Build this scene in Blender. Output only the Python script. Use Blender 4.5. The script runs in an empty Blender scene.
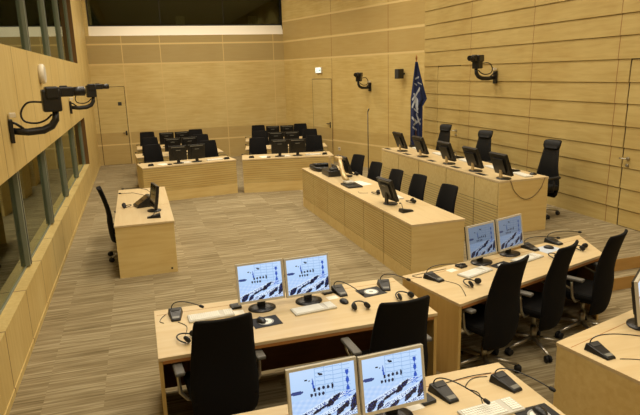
import bpy, bmesh, math, random
from mathutils import Vector, Matrix
random.seed(7)
PI = math.pi
S = bpy.context.scene
COL = S.collection

# ------------------------------------------------------------------ camera, world, lights, exposure
cam_d = bpy.data.cameras.new('camera'); cam = bpy.data.objects.new('camera', cam_d); COL.objects.link(cam)
cam_d.sensor_width = 36.0; cam_d.lens = 581.3 / 640 * 36.0; cam_d.clip_start = .05; cam_d.clip_end = 200
_p, _y, _r = 0.228683662, 0.297500924, -0.030072785
_f = Vector((math.sin(_y)*math.cos(_p), math.cos(_y)*math.cos(_p), -math.sin(_p)))
_rt = Vector((math.cos(_y), -math.sin(_y), 0)); _up = _rt.cross(_f)
_R0 = math.cos(_r)*_rt + math.sin(_r)*_up; _U0 = -math.sin(_r)*_rt + math.cos(_r)*_up
_m = Matrix((_R0, _U0, -_f)).transposed().to_4x4(); _m.translation = Vector((0, 0, 2.7))
cam.matrix_world = _m
S.camera = cam
W = bpy.data.worlds.new('world'); S.world = W; W.use_nodes = True
W.node_tree.nodes['Background'].inputs[0].default_value = (1.0, .88, .70, 1)
W.node_tree.nodes['Background'].inputs[1].default_value = .03
S.view_settings.view_transform = 'Standard'; S.view_settings.look = 'None'
S.view_settings.gamma = 1; S.view_settings.use_curve_mapping = False
S.view_settings.exposure = 0.0
CEIL = 6.2
def area(x, y, w, h, e, col=(1.0, .88, .70), z=CEIL-.06, rot=(0, 0, 0)):
    l = bpy.data.lights.new('downlight_or_fill', 'AREA'); l.shape = 'RECTANGLE'; l.size = w; l.size_y = h
    l.energy = e; l.color = col; l.spread = math.radians(150)
    o = bpy.data.objects.new('downlight_or_fill', l); COL.objects.link(o); o.location = (x, y, z); o.rotation_euler = rot
LAMPS = [(x, y) for y in (1.2, 4.2, 7.2, 10.2, 13.2, 16.4) for x in (.6, 3.0, 5.4) if not (y > 16 and x > 4.5)]
for x, y in LAMPS: area(x, y, .9, .9, (62 if y > 4.5 else 46) * (1.12 if y > 12 and x < 5 else 1) * (.74 if x > 5 else 1))
for x in (1.0, 3.2, 5.4): area(x, -1.2, .9, .9, 40)  # added fill behind the camera, brightens faces turned towards it
for x in (-.2, 1.2, 2.6, 4.0): area(x, 18.6, .7, .25, 13)

# ------------------------------------------------------------------ materials
def lin(c): return tuple(((v/255)/12.92 if v/255 <= .04045 else ((v/255+.055)/1.055)**2.4) for v in c) + (1,)
def mat(name, c, rough=.5, metal=0, spec=.5, emit=None):
    m = bpy.data.materials.new(name); m.use_nodes = True; b = m.node_tree.nodes['Principled BSDF']
    b.inputs['Base Color'].default_value = lin(c); b.inputs['Roughness'].default_value = rough
    b.inputs['Metallic'].default_value = metal; b.inputs['Specular IOR Level'].default_value = spec
    if emit: b.inputs['Emission Color'].default_value = lin(c); b.inputs['Emission Strength'].default_value = emit
    return m
def N(m, t, **k):
    n = m.node_tree.nodes.new(t)
    for a, v in k.items(): setattr(n, a, v)
    return n
def lk(m, a, b): m.node_tree.links.new(a, b)
def mth(m, op, a, b=None, c=None):
    n = N(m, 'ShaderNodeMath', operation=op)
    for i, v in enumerate((a, b, c)):
        if v is None: continue
        if isinstance(v, (int, float)): n.inputs[i].default_value = v
        else: lk(m, v, n.inputs[i])
    return n.outputs[0]
def mixc(m, f, a, b, blend='MIX'):
    n = N(m, 'ShaderNodeMix', data_type='RGBA', blend_type=blend)
    if isinstance(f, (int, float)): n.inputs['Factor'].default_value = f
    else: lk(m, f, n.inputs['Factor'])
    for k, v in (('A', a), ('B', b)):
        s = [i for i in n.inputs if i.name == k and i.type == 'RGBA'][0]
        if isinstance(v, tuple): s.default_value = v
        else: lk(m, v, s)
    return [o for o in n.outputs if o.type == 'RGBA'][0]
def wood(name, c1, c2, grain='x', rough=.45, seams=(), bands=(), grooves=None, spec=.35, gs=1.0, gst=.5):
    """plywood veneer. seams: (axis, positions tuple) or (axis, spacing, offset); bands: (z0,z1,colour); grooves: (spacing, zmin, zmax)"""
    m = mat(name, c1, rough, 0, spec); b = m.node_tree.nodes['Principled BSDF']
    tc = N(m, 'ShaderNodeTexCoord').outputs['Object']
    mp = N(m, 'ShaderNodeMapping'); lk(m, tc, mp.inputs[0])
    sc = {'x': (.8, 9, 9), 'y': (9, .8, 9), 'z': (9, 9, .8)}[grain]
    mp.inputs['Scale'].default_value = tuple(v*gs for v in sc)
    n1 = N(m, 'ShaderNodeTexNoise'); lk(m, mp.outputs[0], n1.inputs['Vector']); n1.inputs['Scale'].default_value = 2.2; n1.inputs['Detail'].default_value = 6; n1.inputs['Distortion'].default_value = .6
    n2 = N(m, 'ShaderNodeTexNoise'); lk(m, tc, n2.inputs['Vector']); n2.inputs['Scale'].default_value = 1.3; n2.inputs['Detail'].default_value = 3
    f = mth(m, 'ADD', mth(m, 'MULTIPLY', n1.outputs[0], .65), mth(m, 'MULTIPLY', n2.outputs[0], .5))
    rp = N(m, 'ShaderNodeMapRange'); lk(m, f, rp.inputs[0]); rp.inputs[1].default_value = .42; rp.inputs[2].default_value = .75
    col = mixc(m, rp.outputs[0], lin(c1), lin(c2))
    sx = N(m, 'ShaderNodeSeparateXYZ'); lk(m, tc, sx.inputs[0])
    A = {'x': sx.outputs[0], 'y': sx.outputs[1], 'z': sx.outputs[2]}
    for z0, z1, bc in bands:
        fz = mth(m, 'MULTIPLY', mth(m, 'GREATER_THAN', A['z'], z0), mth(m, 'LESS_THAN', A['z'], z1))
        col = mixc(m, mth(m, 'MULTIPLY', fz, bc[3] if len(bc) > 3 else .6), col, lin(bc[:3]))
    for s in seams:
        ax, sp, w, dark = s[0], s[1], s[2], s[3]
        if isinstance(sp, (list, tuple)):
            tot = None
            for p in sp:
                d = mth(m, 'LESS_THAN', mth(m, 'ABSOLUTE', mth(m, 'SUBTRACT', A[ax], p)), w/2)
                tot = d if tot is None else mth(m, 'MAXIMUM', tot, d)
        else:
            tot = mth(m, 'LESS_THAN', mth(m, 'FLOORED_MODULO', A[ax], sp), w)
        col = mixc(m, tot, col, lin(dark))
    if grooves:
        sp, z0, z1 = grooves
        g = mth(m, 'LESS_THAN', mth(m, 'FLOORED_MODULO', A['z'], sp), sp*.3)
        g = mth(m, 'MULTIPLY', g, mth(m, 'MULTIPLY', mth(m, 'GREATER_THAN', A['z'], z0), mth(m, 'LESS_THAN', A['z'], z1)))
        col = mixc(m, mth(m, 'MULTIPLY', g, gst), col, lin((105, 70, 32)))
        bp = N(m, 'ShaderNodeBump'); bp.inputs['Strength'].default_value = .6; bp.inputs['Distance'].default_value = .01; bp.invert = True
        lk(m, g, bp.inputs['Height']); lk(m, bp.outputs[0], b.inputs['Normal'])
    lk(m, col, b.inputs['Base Color'])
    return m
WC1, WC2 = (214, 194, 134), (198, 172, 108)
DARKJ = (120, 82, 42); PALEJ = (220, 196, 136)
M = {}
M['wall_left'] = wood('left_wall_plywood', (204, 182, 120), (188, 162, 98), 'z', .5, seams=[('y', 1.05, .018, (110, 80, 42))])
M['wall_back'] = wood('back_wall_plywood', WC1, WC2, 'x', .5,
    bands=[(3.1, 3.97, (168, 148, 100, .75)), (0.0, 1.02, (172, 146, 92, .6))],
    seams=[('x', (-.25, 0.9, 2.88, 4.55), .025, (216, 192, 132)), ('z', (3.12, 3.72, .64), .05, PALEJ)])
M['wall_obl'] = wood('right_far_wall_plywood', (212, 190, 126), (194, 166, 98), 'x', .5,
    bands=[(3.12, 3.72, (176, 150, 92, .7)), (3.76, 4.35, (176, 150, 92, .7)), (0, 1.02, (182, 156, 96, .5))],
    seams=[('x', (2.80, 5.38), .018, (150, 108, 60)), ('z', (3.12, 3.72, 4.37, .66), .05, PALEJ)])
M['clad'] = wood('right_wall_cladding', (194, 172, 110), (176, 150, 88), 'y', .5,
    seams=[('y', (11.05, 9.02, 7.05, 5.0), .014, (140, 100, 56))])
M['darkgap'] = mat('dark_joint', (40, 26, 14), .9)
M['door'] = wood('door_veneer', (210, 190, 130), (192, 168, 104), 'x', .5, bands=[(0.0, 1.02, (172, 146, 92, .6))], seams=[('z', (.64,), .04, PALEJ)])
M['top'] = wood('pale_birch_worktop', (210, 190, 148), (200, 176, 130), 'x', .38)
M['topy'] = wood('pale_birch_worktop_lengthwise', (210, 190, 148), (200, 176, 130), 'y', .38)
M['panel'] = wood('birch_panel', (220, 198, 136), (206, 178, 114), 'x', .45)
M['panelz'] = wood('birch_panel_upright', (204, 176, 110), (188, 156, 90), 'z', .45)
M['edge'] = wood('ply_edge', (172, 118, 62), (150, 98, 48), 'x', .5)
M['inner'] = wood('shaded_desk_inside', (104, 68, 38), (86, 56, 30), 'x', .55)  # brown deepened: the shade under the desks is put into the colour
M['slat'] = wood('grooved_birch_panel', (212, 192, 130), (198, 172, 108), 'y', .5, grooves=(.035, .2, .75))
M['slat_low'] = wood('lower_grooved_birch_panel', (212, 192, 130), (198, 172, 108), 'y', .5, grooves=(.04, .0, .72))
M['slatx'] = wood('grooved_front_panel', (206, 184, 122), (190, 162, 98), 'x', .5, grooves=(.05, .26, .80), gst=.3)
M['riser'] = wood('step_riser', (184, 146, 84), (168, 130, 70), 'x', .5)
M['ledge'] = mat('pale_window_ledge', (250, 242, 222), .5)
M['alu'] = mat('grey_green_aluminium', (128, 134, 116), .45, .25)
M['aludark'] = mat('dark_gasket', (30, 32, 28), .6)
M['booth'] = mat('dark_booth', (74, 80, 62), .9)
M['ceil'] = mat('ceiling_paint', (205, 196, 178), .9)
M['black'] = mat('black_plastic', (22, 22, 22), .38)
M['blackm'] = mat('matt_black_plastic', (16, 16, 16), .6)
M['fabric'] = mat('black_chair_mesh', (14, 13, 12), .85, 0, .2)
M['leather'] = mat('black_leather', (15, 15, 14), .55, 0, .3)
M['silver'] = mat('silver_plastic', (196, 192, 176), .35, .2)
M['chrome'] = mat('brushed_aluminium', (190, 185, 170), .3, .9)
M['armgrey'] = mat('grey_armrest_pad', (92, 90, 84), .5)
M['key'] = mat('pale_grey_keys', (236, 236, 226), .5)
M['keyb'] = mat('keyboard_shell', (196, 194, 182), .5)
M['paper'] = mat('white_paper', (232, 228, 214), .8)
M['bluepaper'] = mat('pale_blue_pad', (190, 200, 212), .7)
M['white'] = mat('white_plastic', (222, 214, 192), .4)
M['grille'] = mat('dark_grey_grille', (52, 52, 50), .6)
M['footgrey'] = mat('grey_button_strip', (120, 120, 112), .4)
M['warm_reflection'] = mat('touch_panel_glass', (60, 42, 26), .08, 0, 1.0)  # black glass; its warm reflection is put into the base colour
M['signgreen'] = mat('exit_sign_white', (214, 226, 220), .5, emit=1.2)
M['signfig'] = mat('exit_sign_green', (24, 120, 80), .5, emit=.6)
M['palepanel'] = mat('pale_sheet', (150, 150, 120), .7)
M['rubber'] = mat('black_rubber', (14, 14, 14), .7)
M['beige'] = mat('beige_metal_stand', (196, 172, 124), .35, .3)
M['cord'] = mat('brown_cord', (70, 42, 22), .6)
M['emblem'] = mat('grey_disc_print', (160, 162, 158), .6)
M['brass'] = mat('brass_finial', (160, 112, 60), .4, .6)
# carpet
def carpet():
    m = mat('striped_carpet', (130, 110, 80), .95, 0, .1); b = m.node_tree.nodes['Principled BSDF']
    tc = N(m, 'ShaderNodeTexCoord').outputs['Object']
    sx = N(m, 'ShaderNodeSeparateXYZ'); lk(m, tc, sx.inputs[0]); X, Y = sx.outputs[0], sx.outputs[1]
    ix = mth(m, 'FLOOR', mth(m, 'DIVIDE', X, .5)); 
    iy = mth(m, 'FLOOR', mth(m, 'DIVIDE', mth(m, 'ADD', Y, mth(m, 'MULTIPLY', ix, .25)), .5))
    cb = N(m, 'ShaderNodeCombineXYZ'); lk(m, ix, cb.inputs[0]); lk(m, iy, cb.inputs[1])
    wn = N(m, 'ShaderNodeTexWhiteNoise', noise_dimensions='3D'); lk(m, cb.outputs[0], wn.inputs['Vector'])
    def streak(sxx, syy, k, det):
        c = N(m, 'ShaderNodeCombineXYZ')
        lk(m, mth(m, 'MULTIPLY', X, sxx), c.inputs[0])
        lk(m, mth(m, 'MULTIPLY', Y, syy), c.inputs[1])
        lk(m, mth(m, 'MULTIPLY', wn.outputs['Value'], 37.0), c.inputs[2])
        n = N(m, 'ShaderNodeTexNoise'); lk(m, c.outputs[0], n.inputs['Vector']); n.inputs['Scale'].default_value = k; n.inputs['Detail'].default_value = det; n.inputs['Roughness'].default_value = .65
        return n.outputs[0]
    f = mth(m, 'ADD', mth(m, 'MULTIPLY', streak(.9, 26, 1.0, 3), .6), mth(m, 'MULTIPLY', streak(2.2, 70, 1.0, 2), .4))
    f = mth(m, 'ADD', f, mth(m, 'MULTIPLY', wn.outputs['Value'], .05))
    r = N(m, 'ShaderNodeValToRGB'); lk(m, f, r.inputs[0]); e = r.color_ramp.elements
    e[0].position = .34; e[0].color = lin((100, 88, 62)); e[1].position = .70; e[1].color = lin((174, 162, 130))
    x = r.color_ramp.elements.new(.50); x.color = lin((134, 120, 90))
    lk(m, r.outputs[0], b.inputs['Base Color']); return m
M['carpet'] = carpet()
def glassmat(name, tint, ior=1.5):
    m = bpy.data.materials.new(name); m.use_nodes = True; nt = m.node_tree; nt.nodes.clear()
    o = nt.nodes.new('ShaderNodeOutputMaterial'); mx = nt.nodes.new('ShaderNodeMixShader')
    t = nt.nodes.new('ShaderNodeBsdfTransparent'); t.inputs[0].default_value = tint
    g = nt.nodes.new('ShaderNodeBsdfGlossy'); g.inputs['Roughness'].default_value = .015; g.inputs[0].default_value = (.84, .92, .80, 1)
    fr = nt.nodes.new('ShaderNodeFresnel'); fr.inputs[0].default_value = ior
    nt.links.new(fr.outputs[0], mx.inputs[0]); nt.links.new(t.outputs[0], mx.inputs[1]); nt.links.new(g.outputs[0], mx.inputs[2]); nt.links.new(mx.outputs[0], o.inputs[0])
    return m
M['glass'] = glassmat('tinted_window_glass', (.55, .62, .52, 1), 1.9)
def vcol(name, strength=None, rough=.7):
    m = mat(name, (128, 128, 128), rough); b = m.node_tree.nodes['Principled BSDF']
    a = N(m, 'ShaderNodeVertexColor', layer_name='Col')
    if strength:
        b.inputs['Base Color'].default_value = (0.01, .01, .01, 1); b.inputs['Roughness'].default_value = .25
        lk(m, a.outputs[0], b.inputs['Emission Color']); b.inputs['Emission Strength'].default_value = strength
    else: lk(m, a.outputs[0], b.inputs['Base Color'])
    return m
M['screen'] = vcol('lit_screen', 1.0); M['screen_dim'] = vcol('lit_screen_dimmer', .5); M['flag'] = vcol('flag_cloth', None, .8)
M['screen_off'] = mat('dark_screen', (14, 15, 18), .12)

# ------------------------------------------------------------------ mesh helpers
class MB:
    def __init__(s): s.bm = bmesh.new(); s.mi = 0
    def _mark(s, fs):
        for f in fs: f.material_index = s.mi
    def box(s, x0, x1, y0, y1, z0, z1, bev=0, T=None):
        vs = [Vector((x, y, z)) for z in (z0, z1) for y in (y0, y1) for x in (x0, x1)]
        if T is not None: vs = [T @ v for v in vs]
        b = s.bm if not bev else bmesh.new()
        V = [b.verts.new(v) for v in vs]
        fs = [b.faces.new([V[i] for i in q]) for q in ((0,2,3,1),(4,5,7,6),(0,1,5,4),(2,6,7,3),(0,4,6,2),(1,3,7,5))]
        if bev:
            bmesh.ops.bevel(b, geom=list(b.edges), offset=bev, segments=2, profile=.5, affect='EDGES')
            s._merge(b)
        else: s._mark(fs)
        return s
    def _merge(s, b):
        mp = {v: s.bm.verts.new(v.co) for v in b.verts}
        for f in b.faces:
            nf = s.bm.faces.new([mp[v] for v in f.verts]); nf.material_index = s.mi; nf.smooth = f.smooth
        b.free()
    def prism(s, pts, z0, z1, bev=0):
        b = bmesh.new()
        lo = [b.verts.new((x, y, z0)) for x, y in pts]; hi = [b.verts.new((x, y, z1)) for x, y in pts]
        b.faces.new(lo[::-1]); b.faces.new(hi)
        n = len(pts)
        for i in range(n): b.faces.new((lo[i], lo[(i+1) % n], hi[(i+1) % n], hi[i]))
        if bev: bmesh.ops.bevel(b, geom=list(b.edges), offset=bev, segments=2, profile=.5, affect='EDGES')
        bmesh.ops.recalc_face_normals(b, faces=b.faces); s._merge(b); return s
    def extr(s, prof, x0, x1, T=None):
        """profile in (y,z) extruded along x"""
        b = bmesh.new()
        a = [b.verts.new((x0, y, z)) for y, z in prof]; c = [b.verts.new((x1, y, z)) for y, z in prof]
        n = len(prof); b.faces.new(a); b.faces.new(c[::-1])
        for i in range(n): b.faces.new((a[i], c[i], c[(i+1) % n], a[(i+1) % n]))
        bmesh.ops.recalc_face_normals(b, faces=b.faces)
        if T is not None: b.transform(T)
        s._merge(b); return s
    def tube(s, pts, r, n=8, cap=True):
        pts = [Vector(p) for p in pts]; rs = r if isinstance(r, (list, tuple)) else [r]*len(pts)
        rings = []; prev = None
        for i, p in enumerate(pts):
            t = (pts[min(i+1, len(pts)-1)] - pts[max(i-1, 0)]).normalized()
            if prev is None: u = t.cross(Vector((0, 0, 1)) if abs(t.z) < .9 else Vector((1, 0, 0))).normalized()
            else: u = (prev - prev.dot(t)*t).normalized()
            prev = u; w = t.cross(u)
            rings.append([s.bm.verts.new(p + rs[i]*(math.cos(2*PI*k/n)*u + math.sin(2*PI*k/n)*w)) for k in range(n)])
        for a, b in zip(rings, rings[1:]):
            for k in range(n):
                f = s.bm.faces.new((a[k], a[(k+1) % n], b[(k+1) % n], b[k])); f.smooth = True; f.material_index = s.mi
        if cap: s._mark([s.bm.faces.new(rings[0][::-1]), s.bm.faces.new(rings[-1])])
        return s
    def lathe(s, prof, c=(0, 0, 0), n=20, T=None, sx=1, sy=1):
        """profile (r,z) around z"""
        rings = []
        for r, z in prof:
            ring = []
            for k in range(n):
                v = Vector((r*sx*math.cos(2*PI*k/n), r*sy*math.sin(2*PI*k/n), z))
                if T is not None: v = T @ v
                ring.append(s.bm.verts.new(v + Vector(c)))
            rings.append(ring)
        for a, b in zip(rings, rings[1:]):
            for k in range(n):
                f = s.bm.faces.new((a[k], a[(k+1) % n], b[(k+1) % n], b[k])); f.smooth = True; f.material_index = s.mi
        s._mark([s.bm.faces.new(rings[0][::-1]), s.bm.faces.new(rings[-1])]); return s
    def grid(s, fn, nu, nv, closed=False):
        V = [[s.bm.verts.new(fn(i/nu, j/nv)) for i in range(nu+1)] for j in range(nv+1)]
        for j in range(nv):
            for i in range(nu):
                f = s.bm.faces.new((V[j][i], V[j][i+1], V[j+1][i+1], V[j+1][i])); f.smooth = True; f.material_index = s.mi
        return s
    def build(s, name, mats, parent=None, flip=False, sharp=True):
        bmesh.ops.remove_doubles(s.bm, verts=s.bm.verts, dist=1e-6)
        me = bpy.data.meshes.new(name); s.bm.to_mesh(me); s.bm.free()
        for m in (mats if isinstance(mats, (list, tuple)) else [mats]): me.materials.append(M[m] if isinstance(m, str) else m)
        o = bpy.data.objects.new(name, me); COL.objects.link(o)
        if parent is not None: o.parent = parent
        return o
def box(name, m, x0, x1, y0, y1, z0, z1, parent=None, bev=0):
    return MB().box(x0, x1, y0, y1, z0, z1, bev).build(name, m, parent)
def tag(o, label, cat, group=None):
    o['label'] = label; o['category'] = cat
    if group: o['group'] = group
    return o
def thing(name, label, cat, loc=(0, 0, 0), rz=0, group=None):
    o = bpy.data.objects.new(name, None); COL.objects.link(o); o.location = loc; o.rotation_euler = (0, 0, rz)
    o.empty_display_size = .1
    return tag(o, label, cat, group)
KIDS = {}
def kids(o): return [c for c in bpy.data.objects if c.parent == o]
def dup(root, loc, rz, label, group=None):
    def cp(o, par):
        c = o.copy(); COL.objects.link(c)
        if par is not None: c.parent = par
        for k in kids(o): cp(k, c)
        return c
    ch = kids(root)
    r = root.copy(); COL.objects.link(r); r.location = loc; r.rotation_euler = (0, 0, rz); r['label'] = label
    if group: r['group'] = group
    elif 'group' in r: del r['group']
    for k in ch: cp(k, r)
    return r
class Proto:
    """first call places the model itself, later calls place copies"""
    def __init__(s, maker): s.maker = maker; s.first = None
    def __call__(s, x, y, z, rz, label, group=None):
        if s.first is None:
            s.first = s.maker(); r = s.first; r.location = (x, y, z); r.rotation_euler = (0, 0, rz); r['label'] = label
            if group: r['group'] = group
            return r
        return dup(s.first, (x, y, z), rz, label, group)
def struct(o): o['kind'] = 'structure'; return o

# ------------------------------------------------------------------ room shell
XL, XR, YB, YF = -1.26, 6.80, 19.6, -2.6
PH = .31                                      # judges' platform height
struct(box('floor', 'carpet', XL-.02, XR+.1, YF, YB+.05, -.1, 0))
struct(box('ceiling', 'ceil', XL-.3, XR+.4, YF-.2, YB+.3, CEIL, CEIL+.1))
struct(box('wall_front', 'wall_back', XL-.3, XR+.4, YF-.2, YF, 0, CEIL))
# left wall: solid bands with two ribbon windows
WE = 15.75
mb = MB()
mb.box(XL-.3, XL, YF, WE, 0, .60); mb.box(XL-.3, XL, YF, WE, 1.77, 3.08); mb.box(XL-.3, XL, YF, WE, 5.5, CEIL)
mb.box(XL-.3, XL, WE, YB+.2, 0, CEIL)
struct(mb.build('wall_left', 'wall_left'))
# backing rooms behind left windows
def shell(name, x0, x1, y0, y1, z0, z1, t=.05, open_side='x1', m='booth'):
    b = MB()
    b.box(x0, x1, y0, y1, z0-t, z0); b.box(x0, x1, y0, y1, z1, z1+t)
    if open_side != 'x0': b.box(x0-t, x0, y0, y1, z0, z1)
    if open_side != 'x1': b.box(x1, x1+t, y0, y1, z0, z1)
    if open_side != 'y0': b.box(x0, x1, y0-t, y0, z0, z1)
    b.box(x0, x1, y1, y1+t, z0, z1)
    return struct(b.build(name, m))
shell('wall_booth_lower', XL-3, XL-.3, YF, WE, .0, 2.35)
shell('wall_booth_upper', XL-3, XL-.3, YF, WE, 2.75, 5.6)
def ribbon(n, z0, z1, ys):
    fr = MB()
    gx = XL-.13
    fr.box(gx-.02, gx+.012, YF, WE, z0, z0+.018); fr.box(gx-.04, gx+.03, YF, WE, z1-.05, z1)
    fr.box(gx-.04, gx+.04, WE-.05, WE-.001, z0+.001, z1-.001)
    f = struct(fr.build('window_%d' % n, 'alu'))
    edges = [YF] + ys + [WE-.05]
    for y in ys:
        b = MB(); b.box(gx-.05, gx+.05, y-.07, y+.07, z0+.018, z1-.05)
        o = b.build('mullion', 'alu', f)
        MB().box(gx+.05, gx+.054, y-.012, y+.012, z0+.018, z1-.05).build('gasket', 'aludark', o)
    for a, c in zip(edges, edges[1:]):
        MB().box(gx-.006, gx+.002, a+.03, c-.03, z0+.015, z1-.045).build('window_pane', 'glass', f)
for _y in (5.0, 9.5, 13.5): area(XL-1.6, _y, .6, .3, 34, (.85, 1, .8), 2.3)  # added greenish lamps inside the booth, lift the dark window glass
MUL = [.8, 2.95, 5.1, 7.2, 9.3, 11.45, 13.6]
ribbon(1, .60, 1.77, MUL); ribbon(2, 3.08, 5.5, MUL)
# back wall with a wide window high up
BX0, BX1 = XL-.02, 4.93
mb = MB()
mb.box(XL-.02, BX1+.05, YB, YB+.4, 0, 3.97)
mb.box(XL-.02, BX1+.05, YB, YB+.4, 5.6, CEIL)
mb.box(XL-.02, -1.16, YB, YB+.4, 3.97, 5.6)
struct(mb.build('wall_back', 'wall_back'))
sl = MB().extr([(YB-.004, 3.97), (YB+.26, 4.27), (YB+.4, 4.27), (YB+.4, 3.97)], -1.16, BX1-.01)
struct(sl.build('trim_1', 'ledge'))
f = struct(MB().box(-1.16, BX1, YB+.26, YB+.3, 4.27, 4.31).box(-1.16, BX1, YB+.26, YB+.3, 5.56, 5.6).box(-1.16, -1.12, YB+.26, YB+.3, 4.31, 5.56).box(BX1-.05, BX1-.01, YB+.26, YB+.3, 4.31, 5.56).box(.98, 1.0, YB+.26, YB+.3, 4.31, 5.56).box(2.98, 3.0, YB+.26, YB+.3, 4.31, 5.56).build('window_3', 'aludark'))
for a, c in ((-1.12, .98), (1.0, 2.98), (3.0, BX1-.05)):
    MB().box(a, c, YB+.275, YB+.283, 4.31, 5.56).build('window_pane', 'glass', f)
shell('wall_gallery', XL-.1, 6.6, YB+.42, YB+3, 4.0, 5.75, open_side='y0')
for i, (x0, x1, lab) in enumerate(((1.54, 1.83, 'pale sheet leaning behind the high back window, left of the two'), (3.98, 4.28, 'pale sheet leaning behind the high back window, right of the two'))):
    tag(box('paper_sheet', 'palepanel', x0, x1, YB+1.2, YB+1.22, 4.0, 4.66), lab, 'sheet')
# oblique wall, local frame: x along the wall from back corner
A0 = Vector((4.9, 19.6, 0)); A1 = Vector((6.8, 13.12, 0)); OL = (A1-A0).length; OA = math.atan2(A1.y-A0.y, A1.x-A0.x)
OBM = Matrix.Translation(A0) @ Matrix.Rotation(OA, 4, 'Z')
def obl(o): o.location = A0; o.rotation_euler = (0, 0, OA); return o
def onw(u, d, z): return OBM @ Vector((u, -d, z))     # d = distance out of the wall into the room (local -y is the room side)
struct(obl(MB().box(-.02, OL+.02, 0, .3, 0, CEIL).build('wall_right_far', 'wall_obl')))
# right wall: lap cladding from y=13.12 to front
def clad(name, y0, y1, zlo, zhi):
    grooves = [.58, .89, 1.20, 1.49, 1.80, 2.125, 2.43, 2.76, 3.09, 3.395, 3.71, 4.03, 4.35, 4.67, 4.99, 5.31, 5.63, 5.95]
    b = MB(); zs = [zlo] + [g for g in grooves if zlo < g < zhi] + [zhi]
    for a, c in zip(zs, zs[1:]):
        d = .022 if a != zlo or zlo > 1 else .008
        b.extr([(0, a), (0, c), (-.001, c), (-.001, c-.013), (-.007, c-.013), (-d, a)], y0, y1, T=Matrix(((0, 1, 0, XR), (1, 0, 0, 0), (0, 0, 1, 0), (0, 0, 0, 1))))
    return b.build(name, 'clad')
struct(box('wall_right', 'darkgap', XR, XR+.3, YF, 13.12, 0, CEIL))
D1 = (11.45, 12.43); D2 = (5.75, 6.80)
struct(clad('wall_cladding', YF, D2[0]-.012, PH, 2.76)); struct(clad('wall_cladding', D2[1]+.024, D1[0]-.006, PH, 2.76)); struct(clad('wall_cladding', D1[1]+.022, 13.12, PH, 2.76)); struct(clad('wall_cladding', YF, 13.12, 2.76, CEIL))
def rdoor(n, d, hy):
    o = struct(clad('door_%d' % n, d[0], d[1], PH+.01, 2.745))
    h = MB().tube([(XR-.03, hy, PH+1.03), (XR-.085, hy, PH+1.03), (XR-.085, hy+.1, PH+1.03)], .011).lathe([(.026, 0), (.026, .02)], T=Matrix.Rotation(-PI/2, 4, 'Y'), c=(XR-.02, hy, PH+1.03)).build('door_handle', 'chrome', o)
    MB().lathe([(.022, 0), (.022, .03)], T=Matrix.Rotation(-PI/2, 4, 'Y'), c=(XR-.015, hy, PH+.93)).build('door_lock', 'chrome', o)
rdoor(3, D1, 11.55); rdoor(4, D2, 6.70)
# back-left door and oblique door, flush slabs with a dark reveal
o = struct(MB().box(-1.14, -.29, YB-.004, YB, 0.005, 2.45).build('trim_2', 'darkgap'))
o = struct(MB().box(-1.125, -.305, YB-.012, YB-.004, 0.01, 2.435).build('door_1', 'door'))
MB().tube([(-.36, YB-.012, 1.0), (-.36, YB-.06, 1.0), (-.47, YB-.06, 1.0)], .012).build('door_handle', 'black', o)
MB().box(-.385, -.335, YB-.018, YB-.012, .92, 1.06).build('lock_plate', 'black', o)
box('door_sign', 'grille', -.53, -.42, YB-.016, YB-.012, 1.86, 1.97, o)
struct(obl(MB().box(1.70, 2.76, -.004, 0, .005, 2.50).build('trim_3', 'darkgap')))
o = struct(obl(MB().box(1.725, 2.745, -.012, -.004, .01, 2.485).build('door_2', 'door')))
MB().tube([(2.66, -.012, 1.15), (2.66, -.06, 1.15), (2.54, -.06, 1.15)], .014).build('door_handle', 'black', o)
MB().box(2.635, 2.685, -.018, -.012, 1.02, 1.2).build('lock_plate', 'black', o)
# platform with two steps
mb = MB(); mb.box(4.87, XR, 5.53, 13.1, 0, PH)
struct(mb.build('platform', 'carpet')); 
struct(MB().box(4.4, XR, 5.525, 5.53, 0, PH-.0).box(4.865, 4.87, 5.53, 7.0, 0, PH).build('trim_4', 'riser'))
struct(box('step', 'carpet', 4.4, XR, 5.325, 5.525, 0, PH/2)); struct(box('trim_5', 'riser', 4.4, XR, 5.32, 5.325, 0, PH/2))
struct(box('platform_wing', 'carpet', 4.4, 4.865, 5.53, 5.9, 0, PH))
struct(box('baseboard_left', 'wall_left', XL, XL+.008, YF, YB-.02, 0, .06))

# ------------------------------------------------------------------ furniture: chairs
def shell_panel(prof, thick, bow, nu=10):
    """prof: list (z, y, halfwidth). closed padded panel; bow = sideways curvature"""
    b = MB(); n = len(prof)
    def P(u, k, side):
        z, y, hw = prof[k]; s = (u*2-1)
        e = 1-abs(s)**6*.6
        return Vector((s*hw, y + bow*s*s - side*thick/2*e, z))
    nu2 = nu
    F = [[b.bm.verts.new(P(i/nu2, k, 1)) for i in range(nu2+1)] for k in range(n)]
    B = [[b.bm.verts.new(P(i/nu2, k, -1)) for i in range(nu2+1)] for k in range(n)]
    for k in range(n-1):
        for i in range(nu2):
            b.bm.faces.new((F[k][i], F[k][i+1], F[k+1][i+1], F[k+1][i])); b.bm.faces.new((B[k][i+1], B[k][i], B[k+1][i], B[k+1][i+1]))
        b.bm.faces.new((F[k][0], F[k+1][0], B[k+1][0], B[k][0])); b.bm.faces.new((F[k][nu2], B[k][nu2], B[k+1][nu2], F[k+1][nu2]))
    for i in range(nu2):
        b.bm.faces.new((F[0][i], B[0][i], B[0][i+1], F[0][i+1])); b.bm.faces.new((F[-1][i], F[-1][i+1], B[-1][i+1], B[-1][i]))
    bmesh.ops.recalc_face_normals(b.bm, faces=b.bm.faces)
    for f in b.bm.faces: f.smooth = True
    return b
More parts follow.
